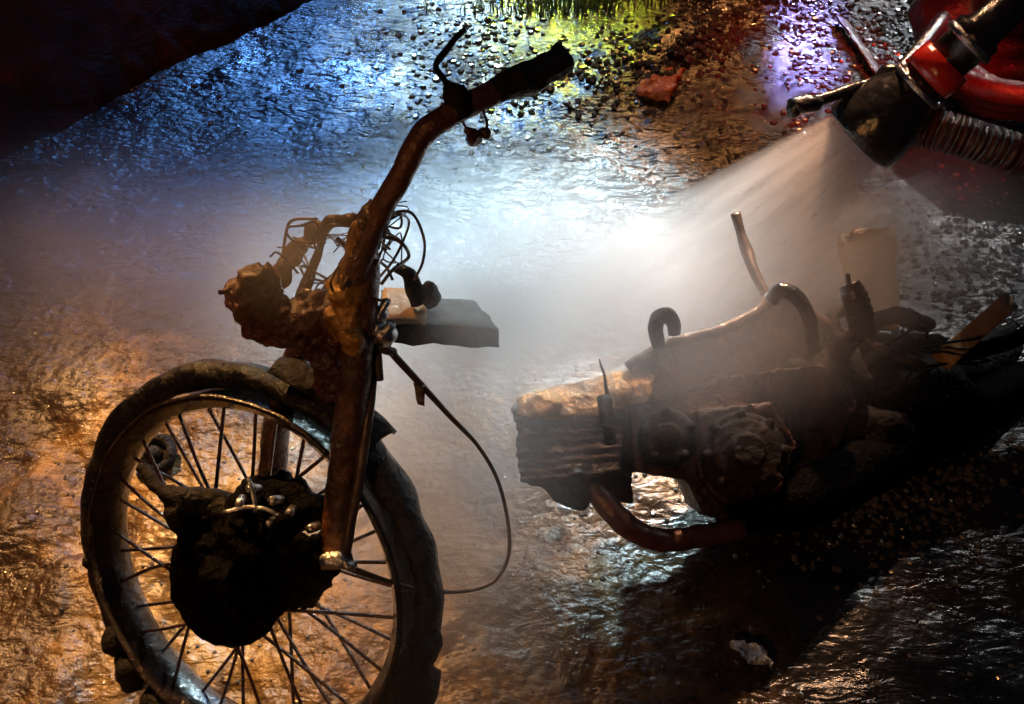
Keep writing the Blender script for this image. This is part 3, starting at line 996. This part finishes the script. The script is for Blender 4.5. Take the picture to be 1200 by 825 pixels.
# tangle of burnt stays and wires at the tail
bm = bmesh.new()
for pts in [[(1010, 430, 1.42), (1070, 400, 1.46), (1150, 410, 1.5), (1230, 380, 1.55)], [(1030, 470, 1.42), (1100, 440, 1.44), (1160, 470, 1.47), (1240, 450, 1.5)], [(1000, 400, 1.45), (1040, 370, 1.5), (1090, 380, 1.52)], [(1060, 480, 1.42), (1110, 500, 1.45), (1180, 480, 1.5), (1250, 430, 1.52)]]:
    tube(bm, [W(*q) for q in pts], rnd.uniform(.008, .016), 10, 8, .006)
for i in range(9):
    x, y = rnd.uniform(1000, 1150), rnd.uniform(380, 480)
    tube(bm, [W(x + rnd.uniform(-40, 40), y + rnd.uniform(-25, 25), 1.44 + rnd.uniform(-.03, .05)) for _ in range(4)], .0025, 6, 7, .002)
make("tail_stays", bm, SOOT, bike)
# foot peg standing up, and lever behind it
bm = bmesh.new()
tube(bm, [W(995, 332, 1.33), W(1000, 345, 1.33), W(1008, 370, 1.34), W(1013, 392, 1.35)], [.016, .020, .021, .018], 14, 8, .0015, rib=(.06, 2.4))
tube(bm, [W(995, 334, 1.33), W(993, 320, 1.33)], .004, 8, 3)
pg = make("foot_peg", bm, BLACKR, bike)
bm = bmesh.new()
tube(bm, [W(1010, 388, 1.35), W(985, 400, 1.38), W(975, 372, 1.4), W(990, 362, 1.4)], [.014, .012, .012, .01], 10, 6, .002)
tube(bm, [W(1008, 385, 1.36), W(975, 430, 1.40), W(955, 450, 1.42)], [.012, .014, .016], 10, 6, .003)
make("peg_bracket", bm, CHAR, bike)
bm = bmesh.new()
tube(bm, [W(862, 250, 1.42), W(869, 276, 1.41), W(876, 296, 1.40), W(884, 318, 1.38), W(900, 350, 1.36)], [.0085, .008, .0105, .0085, .008], 12, 7, .001)
make("kick_lever", bm, DULL, bike)
# stand the wheel has fallen on: round cap at the left of the drum
# --- loose things on the ground
bm = bmesh.new()
p = G(180, 532, 0.01)
lathe(bm, p, Vector((0.1, -0.35, 1)), [(.001, -.012), (.036, -.012), (.040, 0), (.036, .012), (.026, .014), (.022, .004), (.016, .004), (.012, .016), (.001, .018)], 28, .003, 50)
solo("melted_cap", bm, CHAR, "small round charred cap lying on the mud, seen between the spokes at upper left", "cap")
bm = bmesh.new()
bk = [G(743, 112, 0), G(784, 120, 0), G(802, 84, 0), G(768, 78, 0)]
hexa(bm, [q + Vector((0, 0, .016 + .010 * (i % 3 == 1))) for i, q in enumerate(bk)], [q + Vector((0, 0, -.012)) for q in bk], 9, .013, 34)
solo("brick_fragment", bm, ORNG, "bright orange broken brick lying on the brown wet ground beyond the handlebar", "brick")
bm = bmesh.new()
bmesh.ops.create_grid(bm, x_segments=10, y_segments=8, size=.022)
base = G(882, 764, .02)
for v in bm.verts:
    v.co = base + Vector((v.co.x * 1.1 + v.co.y * -.4, v.co.y * .6 - v.co.x * .3, 0)) + mnoise.noise_vector(v.co * 90) * .012
sol = solo("foil_scrap", bm, FOIL, "crumpled bluish foil scrap glinting on the black ground", "scrap", smooth=False)
md = sol.modifiers.new("sheet", 'SOLIDIFY'); md.thickness = .001
bm = bmesh.new()
lump(bm, G(661, 596, .012), (.012, .010, .012), 4, .5, 60, 2)
solo("glass_shard", bm, FOIL, "small pale shard under the front end of the engine", "shard", smooth=False)
bm = bmesh.new()
wl = [G(640, 84, .012), G(670, 86, .015), G(700, 90, .012), G(745, 97, .012)]
tube(bm, wl, .005, 8, 8, .002)
solo("wire", bm, DULL, "thin pale wire lying straight from the handlebar end to the orange brick", "wire")
bm = bmesh.new()
q = [W(1100, 408, 1.44), W(1180, 341, 1.56), W(1194, 358, 1.56), W(1118, 426, 1.44)]
hexa(bm, q, [v - Vector((0, 0, .02)) + FW * .01 for v in q], 6, .003, 30)
solo("wooden_slat", bm, TAN, "tan wooden slat leaning on the rear of the burnt motorcycle", "slat")
bm = bmesh.new()
q = [W(985, 290, 1.62), W(1050, 280, 1.64), W(1052, 385, 1.56), W(995, 390, 1.54)]
hexa(bm, q, [v + Vector((0.0, .03, .012)) for v in q], 6, .006, 20)
solo("tan_board", bm, TAN, "tan board propped upright behind the black foot peg", "board")

# ------------------------------------------------------------------ hose and nozzle
NZ = G(1060, 215)
MOUTH = W(1016, 152, 1.544)
tgt = W(815, 325, 1.78)
AX = (tgt - MOUTH).normalized()
nz = thing("fire_hose_nozzle", NZ, "black and red hose nozzle pouring a wide cone of mist at the burnt motorcycle", "nozzle")
bm = bmesh.new()
pr = [(0.0498, 0.0124), (0.0747, 0.0183), (0.0780, 0.0133), (0.0797, 0.0000), (0.0764, -0.0249), (0.0697, -0.0498), (0.0598, -0.0747), (0.0465, -0.0996), (0.0415, -0.1245)]
pri = [(0.0365, -0.1245), (0.0415, -0.0996), (0.0531, -0.0747), (0.0614, -0.0498), (0.0664, -0.0249), (0.0697, 0.0042), (0.0664, 0.0133)]
lathe(bm, MOUTH, AX, pr[1:] + pri, 56, .001, closed=True)
make("bumper", bm, BLACKR, nz)
bm = bmesh.new()
lathe(bm, MOUTH, AX, [(0.0332, -0.1660), (0.0481, -0.1660), (0.0498, -0.1411), (0.0481, -0.1245), (0.0332, -0.1245)], 40, closed=True)
make("red_band", bm, REDP, nz)
bm = bmesh.new()
lathe(bm, MOUTH, AX, [(0.0008, -0.0664), (0.0332, -0.0664), (0.0382, -0.1328), (0.0382, -0.1992), (0.0432, -0.2033), (0.0432, -0.2241), (0.0332, -0.2324), (0.0299, -0.2988), (0.0008, -0.2988)], 36)
make("barrel", bm, BLACKR, nz)
bm = bmesh.new()
lathe(bm, MOUTH, AX, [(0.0373, -0.2117), (0.0465, -0.2117), (0.0481, -0.2058), (0.0465, -0.1992), (0.0373, -0.1992)], 36, closed=True)
lathe(bm, MOUTH, AX, [(0.0498, -0.1120), (0.0531, -0.1096), (0.0531, -0.1029), (0.0498, -0.0996)], 36, closed=True)
make("coupling_ring", bm, STEEL, nz)
bm = bmesh.new()
tube(bm, [W(1030, 110, 1.494), W(1075, 60, 1.577), W(1105, 22, 1.660)], [.010, .014, .016], 14, 6, .001)
make("shutoff_handle", bm, STEEL, nz)
bm = bmesh.new()
tube(bm, [W(1052, 88, 1.527), W(1010, 100, 1.511), W(965, 115, 1.494), W(935, 124, 1.486)], [.010, .010, .011, .012], 12, 6, .002)
lump(bm, W(943, 122, 1.486), (.028, .018, .016), 2, .3, 40, 3)
lump(bm, W(930, 128, 1.486), (.012, .014, .014), 3, .3, 40, 3)
make("bail_handle", bm, BLACKR, nz)
bm = bmesh.new()
lump(bm, W(1040, 95, 1.527), (.030, .022, .03), 5, .2, 30, 3)
lump(bm, W(1085, 105, 1.577), (.05, .06, .05), 6, .2, 20, 3)
make("valve_body", bm, BLACKR, nz)
bm = bmesh.new()
q1, q2 = W(1066, 72, 1.494), W(1092, 98, 1.519)
hexa(bm, [W(1060, 70, 1.494), W(1072, 62, 1.494), W(1098, 96, 1.519), W(1080, 104, 1.519)], [W(1060, 70, 1.511), W(1072, 62, 1.511), W(1098, 96, 1.536), W(1080, 104, 1.536)], 4, .002, 30)
hexa(bm, [W(1026, 112, 1.469), W(1044, 104, 1.469), W(1066, 128, 1.486), W(1050, 136, 1.486)], [W(1026, 112, 1.494), W(1044, 104, 1.494), W(1066, 128, 1.511), W(1050, 136, 1.511)], 4, .002, 30)
make("red_tag", bm, REDP, nz)

rh = thing("ribbed_hose", G(1150, 215), "black ribbed hose with wet shining ribs running from the nozzle out to the right", "hose")
bm = bmesh.new()
hp = [W(1035, 150, 1.602), W(1075, 148, 1.577), W(1120, 158, 1.552), W(1165, 172, 1.544), W(1230, 190, 1.544), W(1330, 200, 1.560)]
tube(bm, hp, [.040, .036, .033, .033, .034, .034], 20, 26, 0.0, rib=(.12, 1.05))
make("ribbed_tube", bm, HOSE, rh)
bm = bmesh.new()
path = catmull(hp, 7)
for i, p in enumerate(path):
    t = (path[min(i + 1, len(path) - 1)] - path[max(i - 1, 0)]).normalized()
    rr_ = .037 if i > 6 else .040
    lathe(bm, p, t, [(rr_ - .005, -.0035), (rr_ - .001, -.0025), (rr_, 0), (rr_ - .001, .0025), (rr_ - .005, .0035)], 24, .0006, closed=True)
make("spiral_guard", bm, crusty("ring_steel", [(0.3, (0.08, 0.05, 0.05)), (0.7, (0.30, 0.28, 0.28))], 60, (0.05, 0.3), 0.6, 160, 0.9, 0.6), rh)

def coil(name, cpx, cpy, d, n, rr, mat, label, cat, seed):
    r2 = random.Random(seed)
    root = thing(name, G(cpx, min(cpy + 60, 240)), label, cat)
    c = W(cpx, cpy, d)
    bm = bmesh.new()
    pts = []
    for i in range(n * 20):
        a = i / 20 * 2 * math.pi
        r = .10 + .022 * i / 20
        pts.append(c + Vector((r * math.cos(a), r * math.sin(a) * .8, .015 * math.sin(a * 1.5) + r2.uniform(-.001, .001) + .02 * i / 20)))
    tube(bm, pts, rr, 14, 2, .001)
    make("hose_coil", bm, mat, root)
    return root


coil("coiled_hose", 1190, 110, 2.15, 5, .030, HOSE, "dark red hose lying in loose coils behind the ribbed hose", "hose", 3)
bm = bmesh.new()
lump(bm, W(1195, -10, 2.2), (.13, .10, .10), 2, .15, 8, 4)
lump(bm, W(1130, 20, 2.3), (.14, .12, .12), 3, .2, 8, 4)
for v in bm.verts:
    v.co.z = max(v.co.z, 0.0)
o = solo("red_bag", bm, HOSE, "glossy dark red equipment bag above the hose coils", "bag")
remesh(o, .009, .01, .08)
bm = bmesh.new()
tube(bm, [G(985, 20, .01), G(1010, 55, .01), G(1030, 85, .01), G(1060, 120, .01)], .02, 12, 8, .004, flat=.3)
solo("red_strap", bm, HOSE, "flat red strap lying across the glinting gravel beside the nozzle", "strap")


# ------------------------------------------------------------------ mist and spray
t = bmesh.new()
bmesh.ops.create_icosphere(t, subdivisions=1, radius=1)
tv = [v.co.copy() for v in t.verts]
tf = [[v.index for v in f.verts] for f in t.faces]
t.free()
vs, fs = [], []
FR = frame(AX)
for i in range(420):
    if i < 420:
        z = rnd.uniform(.05, .85)
        a = rnd.uniform(0, 6.28)
        r = (.07 + z * .32) * math.sqrt(rnd.random()) * 1.08
        c = MOUTH + FR @ Vector((r * math.cos(a), r * math.sin(a), z))
        dr = (c - MOUTH + AX * .25).normalized()
    else:
        c = W(rnd.gauss(560, 110), rnd.gauss(410, 70), rnd.uniform(1.0, 1.35))
        dr = Vector((rnd.gauss(0, .2), rnd.gauss(0, .2), -1)).normalized()
    if c.z < .01:
        continue
    s_ = rnd.uniform(.0006, .0015)
    Fm = frame(dr)
    o0 = len(vs)
    for v in tv:
        vs.append(tuple(c + Fm @ Vector((v.x * s_, v.y * s_, v.z * s_ * rnd.uniform(2, 5)))))
    fs += [[o0 + j for j in f] for f in tf]
me = bpy.data.meshes.new("water_drops")
me.from_pydata(vs, [], fs)
dm, nt, out = mat_nodes("water_drop")
b_ = N(nt, 'ShaderNodeBsdfPrincipled')
b_.inputs['Base Color'].default_value = (0.9, 0.95, 1, 1)
b_.inputs['Roughness'].default_value = 0.15
b_.inputs['Transmission Weight'].default_value = 1.0
b_.inputs['IOR'].default_value = 1.33
nt.links.new(b_.outputs[0], out.inputs['Surface'])
o = link("water_drops", me, dm)
tag(o, "flying drops of water round the spray", None, 'stuff')
def volume_base(name, color=(0.9, 0.93, 1.0), aniso=0.25):
    m, nt, out = mat_nodes(name)
    v = N(nt, 'ShaderNodeVolumePrincipled')
    v.inputs['Color'].default_value = (*color, 1)
    v.inputs['Anisotropy'].default_value = aniso
    nt.links.new(v.outputs[0], out.inputs['Volume'])
    return m, nt, v


def cone_spray(name, apex, axis, length, half, dens, fall, streak, r0=0.066, fade=0.01):
    M = frame(axis).to_4x4()
    bm = bmesh.new()
    t = math.tan(half)
    lathe(bm, (0, 0, 0), (0, 0, 1), [(.0001, 0), (r0, 0), (r0 + length * t, length), (.0001, length)], 48)
    bmesh.ops.remove_doubles(bm, verts=bm.verts[:], dist=.001)
    o = make(name, bm, None, None, True)
    o.matrix_world = Matrix.Translation(apex) @ M
    m, nt, v = volume_base(name + "_vapour", (0.95, 0.93, 0.92), 0.4)
    tc = N(nt, 'ShaderNodeTexCoord').outputs['Object']
    sp = N(nt, 'ShaderNodeSeparateXYZ'); nt.links.new(tc, sp.inputs[0])
    z = sp.outputs['Z']
    rad = math_n(nt, 'SQRT', math_n(nt, 'ADD', math_n(nt, 'POWER', sp.outputs['X'], 2.0), math_n(nt, 'POWER', sp.outputs['Y'], 2.0)))
    w = math_n(nt, 'ADD', math_n(nt, 'MULTIPLY', z, t), r0)
    rn = math_n(nt, 'DIVIDE', rad, w)
    mr = N(nt, 'ShaderNodeMapRange'); mr.interpolation_type = 'SMOOTHSTEP'
    nt.links.new(rn, mr.inputs[0])
    for i, q in enumerate((1.0, 0.8, 0.0, 1.0)): mr.inputs[i + 1].default_value = q
    # streaks fan out from the mouth
    cx = N(nt, 'ShaderNodeCombineXYZ')
    nt.links.new(math_n(nt, 'DIVIDE', sp.outputs['X'], w), cx.inputs[0])
    nt.links.new(math_n(nt, 'DIVIDE', sp.outputs['Y'], w), cx.inputs[1])
    nt.links.new(math_n(nt, 'MULTIPLY', z, 0.8), cx.inputs[2])
    ns = noise_tex(nt, 5.5, 3, 0.6, cx.outputs[0])
    sr = ramp(nt, ns.outputs['Fac'], [(0.40, 1 - streak), (0.62, 1.0)])
    dz = math_n(nt, 'DIVIDE', r0 * r0, math_n(nt, 'POWER', w, 2.0))
    dz = math_n(nt, 'POWER', dz, fall)
    st_ = N(nt, 'ShaderNodeMapRange'); st_.interpolation_type = 'SMOOTHSTEP'
    nt.links.new(z, st_.inputs[0])
    for i, q in enumerate((0.0, fade, 0.0, 1.0)): st_.inputs[i + 1].default_value = q
    dz = math_n(nt, 'MULTIPLY', dz, st_.outputs[0])
    end = N(nt, 'ShaderNodeMapRange'); end.interpolation_type = 'SMOOTHSTEP'
    nt.links.new(z, end.inputs[0])
    for i, q in enumerate((length, length * .55, 0.0, 1.0)): end.inputs[i + 1].default_value = q
    d = math_n(nt, 'MULTIPLY', math_n(nt, 'MULTIPLY', mr.outputs[0], sr.outputs[0]), math_n(nt, 'MULTIPLY', dz, end.outputs[0]))
    nt.links.new(math_n(nt, 'MULTIPLY', d, dens), v.inputs['Density'])
    o.data.materials.append(m)
    tag(o, "cone of fine white water spray", None, 'stuff')
    return o


cone_spray("water_spray", MOUTH + AX * 0.015, AX, 1.0, math.radians(17), 30.0, 0.55, 0.9)

A2 = W(1120, 205, 1.60)
cone_spray("leaking_spray", A2, (W(960, 310, 1.75) - A2).normalized(), 0.5, math.radians(17), 32.0, 0.45, 0.9, 0.03, 0.12)

bm = bmesh.new()
bmesh.ops.create_cube(bm, size=1)
lo, hi = Vector((-1.7, 0.25, -0.05)), Vector((1.5, 2.5, 0.75))
for v in bm.verts:
    v.co = Vector(((lo.x + hi.x) / 2 + v.co.x * (hi.x - lo.x), (lo.y + hi.y) / 2 + v.co.y * (hi.y - lo.y), (lo.z + hi.z) / 2 + v.co.z * (hi.z - lo.z)))
mist = make("mist", bm, None, None, False)
m, nt, v = volume_base("steam_and_mist", (0.93, 0.94, 0.97), 0.35)
tc = N(nt, 'ShaderNodeTexCoord').outputs['Object']
puffs = [   # centre, spread, density
    (W(655, 332, 1.45), (.19, .12, .08), 19.0),
    (W(540, 345, 1.50), (.24, .17, .10), 9.5),
    (W(300, 300, 1.80), (.50, .24, .12), 3.2),
    (W(60, 290, 1.9), (.40, .25, .10), 2.0),
    (W(525, 500, 1.33), (.13, .24, .13), 13.0),
    (W(750, 372, 1.30), (.22, .11, .07), 15.0),
    (W(640, 430, 1.20), (.10, .07, .06), 5.0),
    (W(575, 470, 1.25), (.09, .10, .08), 6.0),
    (W(820, 430, 1.18), (.15, .06, .07), 4.0),
    (W(1020, 300, 1.50), (.13, .10, .09), 4.0),
    (W(1120, 270, 1.70), (.15, .15, .10), 3.0),
    (W(355, 290, 0.93), (.07, .05, .05), 7.0),
    (W(560, 375, 1.10), (.06, .05, .05), 15.0),
]
acc = None
for (c, s, dn) in puffs:
    sub = N(nt, 'ShaderNodeVectorMath', operation='SUBTRACT'); nt.links.new(tc, sub.inputs[0]); sub.inputs[1].default_value = c
    dv = N(nt, 'ShaderNodeVectorMath', operation='DIVIDE'); nt.links.new(sub.outputs[0], dv.inputs[0]); dv.inputs[1].default_value = s
    dt = N(nt, 'ShaderNodeVectorMath', operation='DOT_PRODUCT'); nt.links.new(dv.outputs[0], dt.inputs[0]); nt.links.new(dv.outputs[0], dt.inputs[1])
    e = math_n(nt, 'MULTIPLY', math_n(nt, 'EXPONENT', math_n(nt, 'MULTIPLY', dt.outputs['Value'], -1.0)), dn)
    acc = e if acc is None else math_n(nt, 'ADD', acc, e)
n1 = noise_tex(nt, 3.2, 3, 0.55, tc, 0.6)
nr = ramp(nt, n1.outputs['Fac'], [(0.30, 0.35), (0.68, 1.25)])
acc = math_n(nt, 'MULTIPLY', acc, nr.outputs[0])
acc = math_n(nt, 'MAXIMUM', math_n(nt, 'SUBTRACT', acc, 0.05), 0.0)
nt.links.new(acc, v.inputs['Density'])
mist.data.materials.append(m)
tag(mist, "drifting steam and water mist", None, 'stuff')
for o in bpy.data.objects:
    if '_org' in o.keys():
        del o['_org']
